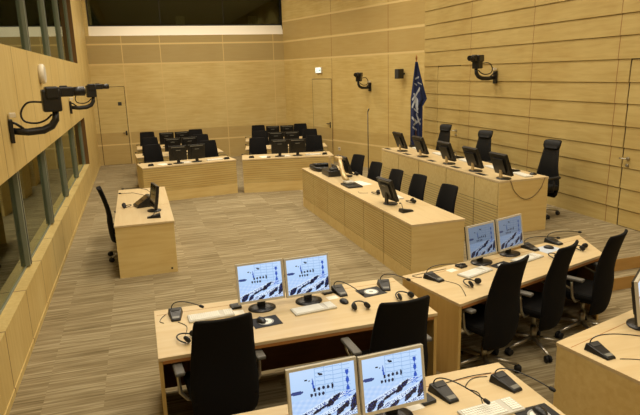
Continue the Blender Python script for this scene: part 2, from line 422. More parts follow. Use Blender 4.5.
def base5(t, r=.30):
    for k in range(5):
        a = 2*PI*k/5 + .3; c, s = math.cos(a), math.sin(a)
        leg = MB().tube([(c*.03, s*.03, .115), (c*r*.5, s*r*.5, .10), (c*r, s*r, .075)], [.022, .018, .013], 8).build('leg', 'chrome', t)
        w = MB(); ax = Matrix.Rotation(a, 4, 'Z') @ Matrix.Rotation(PI/2, 4, 'X')
        for d in (-.018, .018):
            w.lathe([(.012, -.010), (.032, -.010), (.034, 0), (.032, .010), (.012, .010)], T=ax, c=(c*r - s*d, s*r + c*d, .034), n=14)
        w.tube([(c*r, s*r, .03), (c*r, s*r, .08)], .009, 6)
        w.build('caster', 'rubber', leg)
def task_chair():
    t = thing('office_chair', '', 'chair')
    prof = [(.285, -.190, .17), (.30, -.196, .205), (.34, -.206, .228), (.40, -.215, .238), (.50, -.224, .243), (.58, -.227, .243), (.68, -.222, .236), (.78, -.232, .228), (.88, -.252, .220), (.98, -.280, .212), (1.06, -.305, .205), (1.105, -.322, .198), (1.118, -.328, .185)]
    shell_panel(prof, .034, .045).build('backrest', 'fabric', t)
    b = MB(); b.box(-.24, .24, -.20, .25, .43, .505, .03); b.build('seat', 'fabric', t)
    MB().box(-.12, .12, -.12, .12, .37, .435, .01).build('seat_mechanism', 'blackm', t)
    MB().tube([(0, -.10, .40), (0, -.17, .415), (0, -.185, .47), (0, -.195, .56)], .018, 8).build('back_bracket', 'blackm', t)
    MB().tube([(0, 0, .10), (0, 0, .24)], .03, 12).tube([(0, 0, .24), (0, 0, .38)], .018, 12).build('gas_column', 'chrome', t)
    for s in (-1, 1):
        a = MB().tube([(s*.12, -.02, .41), (s*.25, -.02, .42), (s*.295, -.01, .48), (s*.30, .0, .58), (s*.295, .01, .655)], [.014, .014, .015, .014, .014], 8).tube([(s*.30, -.0, .56), (s*.30, .12, .60), (s*.295, .15, .655)], .009, 6).build('armrest', 'chrome', t)
        MB().box(s*.295-.035, s*.295+.035, -.11, .17, .65, .682, .012).build('armrest_pad', 'armgrey', a)
    base5(t); return t
def high_chair():
    t = thing('high_back_chair', '', 'chair')
    prof = [(.30, -.185, .19), (.34, -.195, .225), (.44, -.215, .24), (.54, -.222, .235), (.64, -.22, .225), (.76, -.225, .195), (.88, -.24, .175), (.98, -.26, .16), (1.06, -.275, .15), (1.09, -.28, .14)]
    shell_panel(prof, .05, .03).build('backrest', 'leather', t)
    h = shell_panel([(1.075, -.255, .13), (1.085, -.262, .15), (1.13, -.27, .165), (1.18, -.285, .165), (1.205, -.305, .15), (1.21, -.315, .12)], .07, .02).build('headrest', 'leather', t)
    MB().box(-.25, .25, -.20, .27, .42, .51, .035).build('seat', 'leather', t)
    MB().box(-.12, .12, -.12, .12, .36, .425, .01).build('seat_mechanism', 'blackm', t)
    MB().tube([(0, -.1, .39), (0, -.17, .405), (0, -.185, .47), (0, -.19, .56)], .018, 8).build('back_bracket', 'blackm', t)
    MB().tube([(0, 0, .10), (0, 0, .24)], .03, 12).tube([(0, 0, .24), (0, 0, .37)], .018, 12).build('gas_column', 'chrome', t)
    for s in (-1, 1):
        a = MB().tube([(s*.12, -.02, .40), (s*.27, -.02, .42), (s*.30, 0, .5), (s*.30, 0, .64)], .014, 8).build('armrest', 'blackm', t)
        MB().box(s*.30-.035, s*.30+.035, -.12, .16, .635, .67, .012).build('armrest_pad', 'blackm', a)
    base5(t, .32); return t
TC = Proto(task_chair); HC = Proto(high_chair)

# ------------------------------------------------------------------ desks
def rotv(x, y, a): return (x*math.cos(a)-y*math.sin(a), x*math.sin(a)+y*math.cos(a))
def office_desk(label, pts, H=.75, flap=.11, left_panel='panelz', group=None):
    """pts: back-left, back-right, front-right, front-left (world)"""
    bl, br, fr, fl = [Vector((p[0], p[1], 0)) for p in pts]
    o = bl; t = thing('desk', label, 'desk', (o.x, o.y, 0), 0, group)
    L = [(p-o) for p in (bl, br, fr, fl)]
    BLl, BRl, FRl, FLl = L
    q = [(v.x, v.y) for v in (FLl, FRl, BRl, BLl)]
    MB().prism(q, H-.028, H, .003).build('worktop', 'top', t)
    # edge band under the front
    def quad(a, b, inset0, inset1, th, n):    # slab between a,b points along, thickness th inward direction n
        d = (b-a).normalized(); a2 = a + d*inset0; b2 = b - d*inset1
        return [(a2.x, a2.y), (b2.x, b2.y), (b2.x+n.x*th, b2.y+n.y*th), (a2.x+n.x*th, a2.y+n.y*th)]
    nb = (FLl-BLl).normalized()
    nl = (BRl-BLl).normalized()
    MB().prism(quad(FLl, FRl, .03, .03, .02, -nb), H-.052, H-.028).build('edge_rail', 'edge', t)
    MB().prism(quad(BLl + nb*.0, FLl - nb*.0, .01, .01, .028, nl), 0, H-.028).build('side_panel', left_panel, t)
    MB().prism(quad(BRl, FRl, .01, .01, .028, -nl), 0, H-.028).build('side_panel', 'panelz', t)
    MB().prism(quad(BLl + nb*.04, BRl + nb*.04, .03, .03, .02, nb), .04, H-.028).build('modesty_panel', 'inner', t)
    a = BLl + nb*flap; b2 = BRl + nb*flap
    MB().prism(quad(a, b2, .02, .02, .006, nb), H-.001, H+.0006).build('cable_flap_seam', 'edge', t)
    # trapezoid support halfway
    return t
office_desk('birch desk on the left aisle with two bright screens and two black chairs', [(-.02, 4.88), (2.205, 4.88), (2.2, 3.97), (-.02, 3.97)])
office_desk('angled birch desk in the middle right with two greyish screens and three black chairs', [(2.307, 4.879), (4.817, 5.376), (4.549, 4.698), (2.46, 4.06)])
office_desk('birch desk cut by the bottom edge of the picture, carrying two large lit screens', [(-.02, 3.09), (2.178, 3.09), (2.178, 2.2), (-.02, 2.2)])
_c, _s = math.cos(.27), math.sin(.27)
office_desk('angled birch desk in the bottom right corner with a broad side panel facing left', [(2.735, 3.20), (2.735+2.3*_c, 3.20+2.3*_s), (2.735+2.3*_c+.9*_s, 3.20+2.3*_s-.9*_c), (2.735+.9*_s*.7, 3.20-.9*_c)], left_panel='panel')
# witness desk
t = thing('witness_desk', 'single small birch desk standing alone near the left wall', 'desk', (-.44, 8.1, 0))
MB().box(0, .80, 0, 2.72, .722, .75, .003).build('worktop', 'topy', t)
MB().box(0.01, .785, 0.01, .035, 0, .722).build('end_panel', 'panel', t); MB().box(0.01, .785, 2.68, 2.71, 0, .722).build('end_panel', 'panel', t)
MB().box(.765, .79, .035, 2.68, 0.0, .722).build('front_panel', 'panel', t)
MB().box(.02, .78, 1.17, 1.176, .749, .7506).build('worktop_seam', 'edge', t)
MB().box(.70, .725, .006, .0105, .05, .075).build('cable_hole', 'black', t)
# registry desk
RX0, RX1, RY0, RY1, RH = 3.12, 3.88, 6.40, 11.36, .80
t = thing('registry_desk', 'long birch desk with grooved front running in depth before the judges\' bench', 'desk', (RX0+.045, RY0, 0), .009)
def R_(x0, x1, y0, y1, z0, z1, n, m, **k): return MB().box(x0-RX0, x1-RX0, y0-RY0, y1-RY0, z0, z1, k.get('bev', 0)).build(n, m, t)
R_(RX0-.005, RX1, 7.30, RY1, RH-.03, RH, 'worktop', 'topy', bev=.002)
R_(RX0-.005, RX1, RY0, 7.294, RH-.03, RH, 'worktop', 'topy', bev=.002)
sy = [RY0+.03, 7.29, 8.03, 8.87, 9.76, 10.58, 11.36]
for a, c in zip(sy, sy[1:]):
    R_(RX0+.002, RX0+.010, a+.009, c-.009, .19, RH-.036, 'grooved_panel', 'slat')
    R_(RX0+.002, RX0+.010, a+.009, c-.009, 0, .182, 'plinth_panel', 'panel')
R_(RX0+.0105, RX0+.03, RY0+.03, RY1-.03, 0, RH-.04, 'backing', 'darkgap')
R_(RX0+.002, RX1-.01, RY0+.002, RY0+.03, 0, RH-.03, 'end_panel', 'panel'); R_(RX0+.03, RX1-.01, RY1-.03, RY1-.002, 0, RH-.03, 'end_panel', 'panel')
for y in (8.03, 9.76): R_(RX0+.04, RX0+.12, y-.015, y+.015, 0, RH-.03, 'divider', 'panel')
# judges' bench
BX, BXe, BY0, BY1, BH = 4.84, 5.68, 7.02, 11.17, 1.11
t = thing('judges_bench', 'tall birch judges\' bench on the platform with dark monitors along its top', 'bench', (BX, BY0, 0), .009)
def B_(x0, x1, y0, y1, z0, z1, n, m, **k): return MB().box(x0-BX, x1-BX, y0-BY0, y1-BY0, z0, z1, k.get('bev', 0)).build(n, m, t)
B_(BX, BXe, BY0, BY1, BH-.03, BH, 'worktop', 'topy', bev=.002)
sy = [BY0+.03, 7.67, 8.52, 9.5, 10.35, BY1]
for a, c in zip(sy, sy[1:]):
    B_(BX+.002, BX+.010, a+.009, c-.009, .74, BH-.034, 'front_panel', 'panel'); B_(BX+.002, BX+.010, a+.009, c-.009, 0, .732, 'grooved_panel', 'slat_low')
B_(BX+.004, BX+.024, BY0+.002, BY0+.029, 0, BH-.03, 'corner_post', 'panel')
B_(BX+.024, BXe-.01, BY0+.002, BY0+.03, PH, BH-.03, 'end_panel', 'panel'); B_(BX+.03, BXe-.01, BY1-.03, BY1, PH, BH-.03, 'end_panel', 'panel')
B_(BX+.0105, BX+.0295, BY0+.03, BY1-.03, 0, BH-.04, 'backing', 'darkgap')
for y in (7.42, 8.17, 8.99, 9.96, 10.84):
    B_(BX+.05, BX+.15, y+.09, y+.34, BH-.002, BH+.0004, 'recess', 'blackm')
tag(MB().tube([(5.02, BY0-.006, 1.10)] + [(5.02+.58*k/12, BY0-.008, 1.08-.27*math.sin(PI*k/12)**.7) for k in range(1, 12)] + [(5.60, BY0-.006, 1.10)], .004, 5).build('cable', 'cord'), 'thin brown cable hanging in a loop across the end of the judges\' bench', 'cable')
# back desks
def back_desk(x, y, a, L, label, dep=.75):
    t = thing('court_desk', label, 'desk', (x, y, 0), a, 'rows of desks before the back wall')
    H = .79
    MB().box(0, L, 0, dep, H-.03, H, .003).build('worktop', 'top', t)
    MB().box(.01, L-.01, .01, .03, .235, H-.03).build('grooved_panel', 'slatx', t)
    MB().box(.01, L-.01, .01, .03, 0, .23).build('plinth_panel', 'panel', t)
    for u in (.005, L-.03): MB().box(u, u+.025, .03, dep-.02, 0, H-.03).build('side_panel', 'panel', t)
    return t
def loc(x, y, a, u, v): dx, dy = rotv(u, v, a); return x+dx, y+dy
ROWS = [('left', .0, 13.03, math.radians(8), 2.12, 'front'), ('left', -.10, 14.85, math.radians(3), 2.14, 'middle'), ('left', -.08, 16.6, 0, 2.14, 'rear'),
        ('right', 2.22, 13.25, math.radians(-10), 2.14, 'front'), ('right', 2.62, 15.05, math.radians(-12), 2.16, 'middle'), ('right', 2.97, 16.93, math.radians(-11), 2.16, 'rear')]

# ------------------------------------------------------------------ devices
def monitor_maker(style, tilt_deg=-9):
    def mk():
        t = thing('monitor', '', 'monitor')
        w, h = (.405, .340) if style in ('lit', 'dim') else (.395, .335); zb = .07; tilt = Matrix.Translation((0, 0.02, zb)) @ Matrix.Rotation(math.radians(tilt_deg), 4, 'X')
        shellm = 'silver' if style in ('lit', 'dim') else 'black'
        # frame ring (front faces -Y)
        b = MB(); bw = .016 if shellm == 'silver' else .018
        for (x0, x1, z0, z1) in ((-w/2, w/2, 0, bw+.004), (-w/2, w/2, h-bw, h), (-w/2, -w/2+bw, bw+.004, h-bw), (w/2-bw, w/2, bw+.004, h-bw)):
            b.box(x0, x1, -.012, .012, z0, z1, T=tilt)
        b.build('bezel', shellm, t)
        b = MB(); b.box(-w/2+.003, w/2-.003, .012, .03, .003, h-.003, T=tilt); b.box(-.12, .12, .03, .05, .06, h-.07, T=tilt)
        bk = b.build('housing', 'black', t)
        if style == 'rear':
            MB().box(-.15, .15, .0302, .034, h-.035, h-.018, T=tilt).build('vent_strip', 'footgrey', bk)
            MB().box(-.05, .05, .0502, .0525, h-.10, h-.085, T=tilt).build('logo_plate', 'footgrey', bk)
        # screen
        x0, x1, z0, z1 = -w/2+bw, w/2-bw, bw+.004, h-bw
        if style in ('lit', 'dim'):
            nu, nv = 96, 76
            bm = bmesh.new(); V = [[bm.verts.new(tilt @ Vector((x0+(x1-x0)*i/nu, -.008, z0+(z1-z0)*j/nv))) for i in range(nu+1)] for j in range(nv+1)]
            cl = bm.loops.layers.float_color.new('Col')
            for j in range(nv):
                for i in range(nu):
                    f = bm.faces.new((V[j][i], V[j][i+1], V[j+1][i+1], V[j+1][i])); c = picture((i+.5)/nu, (j+.5)/nv, style)
                    for l in f.loops: l[cl] = c
            me = bpy.data.meshes.new('screen'); bm.to_mesh(me); bm.free(); me.materials.append(M['screen' if style == 'lit' else 'screen_dim'])
            o = bpy.data.objects.new('screen', me); COL.objects.link(o); o.parent = t; o['label'] = 'lit screen showing the courtroom in blue tones'
        else:
            b = MB(); b.box(x0, x1, -.009, -.006, z0, z1, T=tilt); b.build('screen', 'screen_off', t)
        nm = 'beige' if style == 'bench' else 'black'
        if style == 'bench': MB().box(-.028, .028, .075, .10, .008, .22, .004).build('neck', nm, t)
        elif tilt_deg < -15: MB().box(-.035, .035, .085, .115, .010, .22, .006).build('neck', nm, t)
        else: MB().box(-.035, .035, .045, .075, .010, .24, .006).build('neck', nm, t)
        MB().lathe([(.115, 0), (.12, .004), (.118, .012), (.06, .018)], c=(0, .035, 0), n=28, sy=.85).build('base', 'black', t)
        return t
    return mk
def lerp(a, b, k): return tuple(a[i]+(b[i]-a[i])*k for i in range(3))
def picture(u, v, style):
    """the court feed: pale blue room, dark chairs, white desks"""
    rnd = math.sin(u*311.7+v*127.1)*43758.5; rnd -= math.floor(rnd)
    c = lerp((168, 204, 246), (196, 222, 255), v)
    if v > .45 and u > .38 and u < .93:
        if int((v+u*.06)*26) % 2 == 0 and ((v+u*.06)*26) % 1 < .35: c = (150, 186, 232)
        if abs((u-.38) % .14) < .008: c = (156, 190, 234)
    def disc(x, y, rx, ry): return ((u-x)/rx)**2+((v-y)/ry)**2 < 1
    DK = (16, 20, 44); BL = (38, 84, 190)
    # side bench and rows
    if disc(.09, .60, .10, .035): c = (52, 70, 130)
    for x, y, r in ((.24, .80, .02), (.29, .78, .014), (.47, .86, .03), (.44, .88, .018)):
        if disc(x, y, r, r*.8): c = DK
    if disc(.34, .72, .012, .09) or disc(.35, .66, .02, .03): c = BL
    if abs(u-.88) < .018+.012*math.sin(v*40) and .48 < v < .85: c = BL
    for x in (.36, .43, .50, .57):
        if disc(x, .60+(x-.36)*.05, .020, .034): c = (26, 30, 58)
    if disc(.64, .61, .015, .055): c = DK
    for x in (.31, .37, .43, .49):
        if disc(x, .51-(x-.31)*.02, .020, .032): c = (30, 36, 66)
    n1 = math.sin(u*41+v*17)*math.sin(v*53-u*23)
    if v < .46:
        c = lerp((150, 190, 244), (206, 226, 255), .6+.25*n1)
        for k, (b0, w) in enumerate(((.10, .05), (-.10, .055), (-.32, .06))):
            d = v-(b0+.42*u)
            if abs(d) < w:
                c = (216, 234, 255)
                if rnd > .62 and abs(d) < w*.6: c = (40, 70, 150)
            if -w-.012 < d < -w and u > .15: c = (110, 144, 206)
    for x, y, rx, ry in ((.12, .10, .07, .08), (.26, .08, .05, .06), (.38, .20, .06, .03), (.48, .25, .05, .025), (.60, .31, .055, .06), (.68, .38, .055, .05), (.74, .13, .06, .06), (.97, .24, .05, .14), (.50, .04, .07, .04), (.84, .20, .04, .05)):
        q = ((u-x-(v-y)*.25)/rx)**4+((v-y-(u-x)*.45)/ry)**4
        if q < 1+.5*n1: c = DK if rnd > .10 else (44, 70, 150)
    if .80 < u < .93 and .36 < v < .46 and rnd > .55: c = (60, 110, 220)
    if style == 'dim':
        g = (118, 126, 140); c = lerp(c, g, .45 if v > .45 else .15)
        c = tuple(x*.95 for x in c)
    return lin(c)
LIT = Proto(monitor_maker('lit')); DIM = Proto(monitor_maker('dim')); REAR = Proto(monitor_maker('rear')); BEN = Proto(monitor_maker('bench', -22)); SIDE = Proto(monitor_maker('rear', -20))

def mic_maker(neck, nm='microphone_unit'):
    def mk():
        t = thing(nm, '', 'microphone')
        # wedge: wide high at rear (+y), narrow low at front (-y)
        bm = MB(); b = bmesh.new()
        lo = [(-.065, .09), (.065, .09), (.038, -.10), (-.038, -.10)]; hz = [.052, .052, .018, .018]; ins = [.82, .82, .9, .9]
        A = [b.verts.new((x, y, 0)) for x, y in lo]; C = [b.verts.new((x*k, y*.95, z)) for (x, y), z, k in zip(lo, hz, ins)]
        b.faces.new(A); b.faces.new(C[::-1])
        for i in range(4): b.faces.new((A[i], C[i], C[(i+1) % 4], A[(i+1) % 4]))
        bmesh.ops.recalc_face_normals(b, faces=b.faces); bmesh.ops.bevel(b, geom=list(b.edges), offset=.006, segments=2, profile=.5, affect='EDGES'); bm._merge(b)
        bm.build('housing', 'black', t)
        def zt(y): return .052 + (y-.0855)*(.034/.1805)
        g = MB()
        g.prism([(-.035, .03), (.035, .03), (.042, .07), (-.042, .07)], 0, .0015); g.bm.transform(Matrix.Translation((0, .0, zt(.05)+.0022)) @ Matrix.Translation((0, .05, 0)) @ Matrix.Rotation(math.atan(.188), 4, 'X') @ Matrix.Translation((0, -.05, 0)))
        g.build('speaker_grille', 'grille', t)
        g = MB(); g.prism([(-.026, -.085), (.026, -.085), (.03, -.055), (-.03, -.055)], 0, .0015)
        g.bm.transform(Matrix.Translation((0, 0, zt(-.07)+.0022)) @ Matrix.Translation((0, -.07, 0)) @ Matrix.Rotation(math.atan(.188), 4, 'X') @ Matrix.Translation((0, .07, 0)))
        g.build('button_strip', 'footgrey', t)
        n = MB().tube(neck, .0042, 7).build('gooseneck', 'black', t)
        d = (Vector(neck[-1])-Vector(neck[-2])).normalized()
        e = Vector(neck[-1]); MB().tube([e-d*.004, e, e+d*.012, e+d*.03, e+d*.038], [.006, .011, .013, .012, .007], 10).build('microphone_head', 'rubber', n)
        return t
    return mk
def neck(dx, dy, dz=.05, h=.12):
    # from rear left of the housing, arching over and reaching out
    p0 = Vector((-.03, .07, .045)); p1 = Vector((-.03, .085, h)); p2 = Vector((dx*.35, .05+dy*.35, h+.01)); p3 = Vector((dx, dy, dz))
    return [tuple((1-k)**3*p0 + 3*(1-k)**2*k*p1 + 3*(1-k)*k*k*p2 + k**3*p3) for k in [i/14 for i in range(15)]]
MIC_R = Proto(mic_maker(neck(.20, -.02, .08)))         # head reaches right
MIC_D = Proto(mic_maker(neck(.10, -.24, .07)))         # head reaches forward and right
MIC_L = Proto(mic_maker(neck(.33, -.06, .09)))

def keyboard():
    t = thing('keyboard', '', 'keyboard')
    MB().box(-.215, .215, -.075, .075, 0, .016, .004).build('shell', 'keyb', t)
    b = MB(); n = MB()
    for r in range(6):
        y = .052-r*.0205
        x = -.200
        ws = [.0185]*15 if r != 5 else [.025, .02, .025, .11, .025, .02, .02, .02, .02]
        for wd in ws:
            b.box(x+.001, x+wd-.0015, y-.008, y+.008, .0155, .021); x += wd
        for k in range(4):
            n.box(.125+k*.0195, .125+k*.0195+.017, y-.008, y+.008, .0155, .021)
    b.build('main_keys', 'key', t); n.build('number_keys', 'key', t); t.scale = (.87, .95, 1); return t
KB = Proto(keyboard)
def mouse():
    t = thing('mouse', '', 'mouse')
    b = MB(); b.lathe([(.004, 0), (.031, 0.001), (.034, .008), (.031, .018), (.022, .028), (.010, .0335), (.002, .034)], n=20, sy=1.65); b.build('shell', 'black', t)
    MB().box(-.003, .003, .015, .032, .0295, .0325, .001).build('scroll_wheel', 'grille', t)
    return t
MOUSE = Proto(mouse)
def mousepad():
    t = thing('mouse_pad', '', 'mouse pad')
    MB().box(-.115, .115, -.095, .095, 0, .004, .0015).build('pad', 'blackm', t)
    d = MB(); d.lathe([(.066, .0041), (.066, .0045)], n=28); d.build('printed_disc', 'emblem', t)
    d = MB(); d.lathe([(.052, .0045), (.052, .0048)], n=28); d.build('printed_ring', 'key', t)
    d = MB(); d.lathe([(.020, .0048), (.020, .0051)], n=20); d.build('printed_centre', 'emblem', t)
    return t
PAD = Proto(mousepad)
def headset():
    t = thing('headphones', '', 'headphones')
    pts = [(.068*math.cos(a), .082*math.sin(a)+.015, .016+.018*math.sin(a)) for a in [PI*k/16 for k in range(-1, 18)]]
    MB().tube(pts, .006, 7).build('headband', 'black', t)
    for s in (-1, 1):
        T = Matrix.Rotation(s*.5, 4, 'Z') @ Matrix.Rotation(PI/2-.5, 4, 'Y')
        MB().lathe([(.018, -.014), (.029, -.012), (.033, -.003), (.031, .007), (.02, .012)], T=T, c=(s*.055, -.01, .036), n=18).build('ear_cup', 'rubber', t)
    return t
HS = Proto(headset)
def reader():
    t = thing('card_reader', '', 'card reader')
    MB().box(-.045, .045, -.045, .045, 0, .022, .005).build('body', 'black', t)
    MB().box(-.025, .025, -.03, .0, .0215, .0232).build('slot_cover', 'grille', t)
    return t
RD = Proto(reader)
def papercard(x, y, z, rz, label, m='paper', w=.1, h=.075):
    o = MB().box(-w/2, w/2, -h/2, h/2, 0, .0015).build('paper_note', m); o.location = (x, y, z); o.rotation_euler = (0, 0, rz); return tag(o, label, 'paper')
def wire(pts, label, r=.0028):
    P = [Vector(p) for p in pts]; out = []
    for i in range(len(P)-1):
        a, b, c, d = P[max(i-1, 0)], P[i], P[i+1], P[min(i+2, len(P)-1)]
        for k in range(6):
            s = k/6; out.append(.5*((2*b)+(c-a)*s+(2*a-5*b+4*c-d)*s*s+(3*b-a-3*c+d)*s**3))
    out.append(P[-1])
    return tag(MB().tube(out, r, 5).build('cable', 'rubber'), label, 'cable')

Z = .75
# ---- desk 1 (left aisle)
TC(.405, 3.96, 0, math.radians(4), 'black office chair seen from behind at the left end of the aisle desk')
TC(1.68, 3.80, 0, math.radians(2), 'black office chair seen from behind at the right end of the aisle desk')
LIT(.866, 4.56, Z, math.radians(2), 'lit silver-framed monitor on the aisle desk, left one of its pair')
LIT(1.283, 4.56, Z, math.radians(3), 'lit silver-framed monitor on the aisle desk, right one of its pair')
MIC_R(.15, 4.68, Z, math.radians(-2), 'black microphone unit on the far left corner of the aisle desk')
KB(.43, 4.58, Z, math.radians(2), 'pale keyboard partly hidden behind the left chair of the aisle desk')
HS(.22, 4.19, Z, math.radians(60), 'black headphones left of the first chair on the aisle desk')
RD(.655, 4.70, Z, math.radians(5), 'small black box left of the left lit monitor on the aisle desk')
papercard(.655, 4.58, Z, 0, 'small white note below the black box at the left lit monitor', h=.09)
PAD(.835, 4.31, Z, math.radians(6), 'black mouse pad with a mouse on it, beside the left chair of the aisle desk')
MOUSE(.80, 4.32, Z+.005, math.radians(15), 'black mouse on the disc-printed pad of the aisle desk')
KB(1.27, 4.41, Z, math.radians(6), 'pale keyboard in front of the right monitor on the aisle desk')
RD(1.49, 4.73, Z, math.radians(8), 'small black box right of the right lit monitor on the aisle desk')
papercard(1.50, 4.60, Z, .1, 'small pale note between the microphone unit and right keyboard of the aisle desk')
MIC_D(1.60, 4.68, Z, math.radians(3), 'black microphone unit just right of the right lit monitor on the aisle desk')
MOUSE(1.56, 4.46, Z, math.radians(10), 'black mouse lying bare on the wood beside the right keyboard of the aisle desk')
PAD(1.87, 4.60, Z, math.radians(8), 'black mouse pad with an uncovered pale disc, between two microphone units')
MIC_R(2.03, 4.66, Z, math.radians(-14), 'black microphone unit at the far right corner of the aisle desk')
HS(1.64, 4.27, Z, math.radians(-5), 'black headphones left of the right chair on the aisle desk')
HS(2.08, 4.34, Z, math.radians(5), 'black headphones half hidden behind the right chair of the aisle desk')
wire([(.07, 4.75, Z+.003), (.04, 4.70, Z+.003), (.02, 4.62, Z+.003), (.05, 4.58, Z+.003)], 'thin black cable curling at the aisle desk\'s left corner')
wire([(.16, 4.56, Z+.003), (.22, 4.45, Z+.003), (.20, 4.30, Z+.003)], 'thin black cable between microphone unit and left headphones')
# ---- desk 2 (angled)
a2 = math.radians(13)
TC(2.83, 4.24, 0, math.radians(19), 'black office chair at the angled desk, the nearest and leftmost of three')
TC(3.49, 4.41, 0, math.radians(27), 'black office chair at the angled desk, the middle of three')
TC(4.17, 4.53, 0, math.radians(26), 'black office chair at the right end of the angled desk, nearest the steps')
DIM(3.235, 4.90, Z, math.radians(16), 'greyish lit monitor on the angled desk, left one of its pair')
DIM(3.668, 5.035, Z, math.radians(18), 'greyish lit monitor on the angled desk, right one of its pair')
MIC_L(2.55, 4.68, Z, math.radians(20), 'black microphone unit on the far left corner of the angled desk')
RD(2.97, 4.90, Z, math.radians(15), 'small black box left of the left greyish monitor')
papercard(2.83, 4.84, Z, .3, 'small white note left of the black box on the angled desk')
KB(3.00, 4.69, Z, math.radians(20), 'pale keyboard in front of the left greyish monitor')
HS(2.80, 4.40, Z, math.radians(25), 'black headphones left of the nearest chair on the angled desk')
PAD(3.375, 4.765, Z, math.radians(18), 'black mouse pad between the two keyboards of the angled desk')
KB(3.72, 4.86, Z, math.radians(18), 'pale keyboard in front of the right greyish monitor')
MIC_L(3.97, 5.14, Z, math.radians(10), 'black microphone unit just right of the right greyish monitor')
papercard(4.13, 5.06, Z, .25, 'pale blue mouse mat under the right mouse of the angled desk', 'bluepaper', .26, .2)
MOUSE(4.16, 5.08, Z+.002, math.radians(40), 'black mouse on a pale blue mat on the angled desk')
MIC_L(4.34, 5.22, Z, math.radians(12), 'black microphone unit at the far right corner of the angled desk')
HS(4.02, 4.76, Z, math.radians(30), 'black headphones behind the middle chair on the angled desk')
HS(4.45, 4.90, Z, math.radians(35), 'black headphones at the right end of the angled desk')
wire([(2.46, 4.76, Z+.003), (2.42, 4.79, Z+.003), (2.40, 4.84, Z+.003), (2.5, 4.86, Z+.003), (2.8, 4.9, Z+.003)], 'black cable running from the corner microphone unit to the left greyish monitor')
wire([(2.62, 4.60, Z+.003), (2.68, 4.48, Z+.003), (2.66, 4.36, Z+.003), (2.6, 4.2, Z+.003)], 'thin cable trailing towards the front edge of the angled desk')
# ---- desk 3 (bottom)
LIT(.832, 2.70, Z, math.radians(2), 'large lit monitor at the bottom edge of the picture, left one of its pair')
LIT(1.245, 2.70, Z, math.radians(3), 'large lit monitor at the bottom edge of the picture, right one of its pair')
RD(1.50, 2.83, Z, math.radians(10), 'small black box beside the right large monitor at the bottom edge')
papercard(1.41, 2.80, Z, .1, 'small white note in front of the black box at the bottom edge')
MIC_D(1.635, 2.85, Z, math.radians(8), 'black microphone unit right of the large monitors at the bottom edge')
KB(1.80, 2.60, Z, math.radians(4), 'pale keyboard cut by the bottom edge of the picture')
MIC_D(2.055, 2.82, Z, math.radians(12), 'black microphone unit at the outer corner of the bottom desk')
PAD(2.03, 2.47, Z, math.radians(2), 'black mouse pad cut by the bottom edge of the picture')
MOUSE(2.05, 2.49, Z+.005, 0, 'black mouse cut by the bottom edge of the picture')
wire([(1.80, 2.69, Z+.003), (1.84, 2.80, Z+.003), (1.80, 2.88, Z+.003), (1.90, 2.96, Z+.003), (2.0, 2.95, Z+.003)], 'black looping cable behind the bottom keyboard')
wire([(1.66, 2.965, Z+.003), (1.9, 2.99, Z+.003), (2.05, 2.98, Z+.003)], 'black cable between the two microphone units of the bottom desk')
# ---- desk 4 (bottom right)
MIC_L(2.90, 2.95, Z, math.radians(2), 'black microphone unit on the bottom right corner desk')
LIT(3.535, 3.18, Z, math.radians(36), 'lit monitor cut by the right edge of the picture on the corner desk')
wire([(2.96, 2.84, Z+.003), (3.05, 2.80, Z+.003), (3.2, 2.70, Z+.003)], 'thin cable on the bottom right corner desk')
RD(3.28, 2.86, Z, 0, 'small black box on the bottom right corner desk')
# ---- witness desk
TC(-.34, 9.14, 0, math.radians(-84), 'lone black office chair at the small desk by the left wall')
REAR(.08, 8.84, Z, math.radians(-80), 'dark monitor seen edge-on on the small lone desk')
def touchpanel():
    t = thing('touch_panel', '', 'touch panel')
    MB().extr([(-.13, 0), (.12, 0), (.12, .16), (.08, .16), (-.13, .03)], -.12, .12).build('housing', 'black', t)
    T = Matrix.Translation((0, -.13, .032)) @ Matrix.Rotation(math.atan2(.13, .21), 4, 'X')
    b = MB(); b.box(-.10, .10, .02, .225, 0.0005, .003, T=T); b.build('panel_glass', 'warm_reflection', t); return t
tp = touchpanel(); tp.location = (-.03, 9.26, Z); tp.rotation_euler = (0, 0, math.radians(-75)); tp['label'] = 'black sloping touch panel beside the edge-on monitor on the lone desk'
MIC_R(.10, 8.40, Z, math.radians(-90), 'black unit at the near end of the small lone desk')
HS(-.31, 9.26, Z, math.radians(-85), 'black headphones on the small lone desk')
def tablemic(x, y, pts, label):
    t = thing('gooseneck_microphone', label, 'microphone', (x, y, Z+.0007))
    MB().lathe([(.03, 0), (.03, .008), (.008, .014)], n=14).build('base', 'black', t)
    MB().tube(pts, .0045, 6).build('gooseneck', 'black', t)
    d = (Vector(pts[-1])-Vector(pts[-2])).normalized(); e = Vector(pts[-1])
    MB().tube([e, e+d*.01, e+d*.045, e+d*.05], [.007, .012, .012, .006], 8).build('microphone_head', 'rubber', t)
tablemic(.09, 9.9, [(0, 0, .01), (0, 0, .09), (-.05, .04, .13), (-.20, .3, .13), (-.42, .45, .10)], 'long gooseneck microphone crossing the lone desk, farther of two')
tablemic(.02, 9.6, [(0, 0, .01), (0, 0, .08), (-.05, .02, .11), (-.2, .2, .12), (-.39, .35, .10)], 'long gooseneck microphone crossing the lone desk, nearer of two')
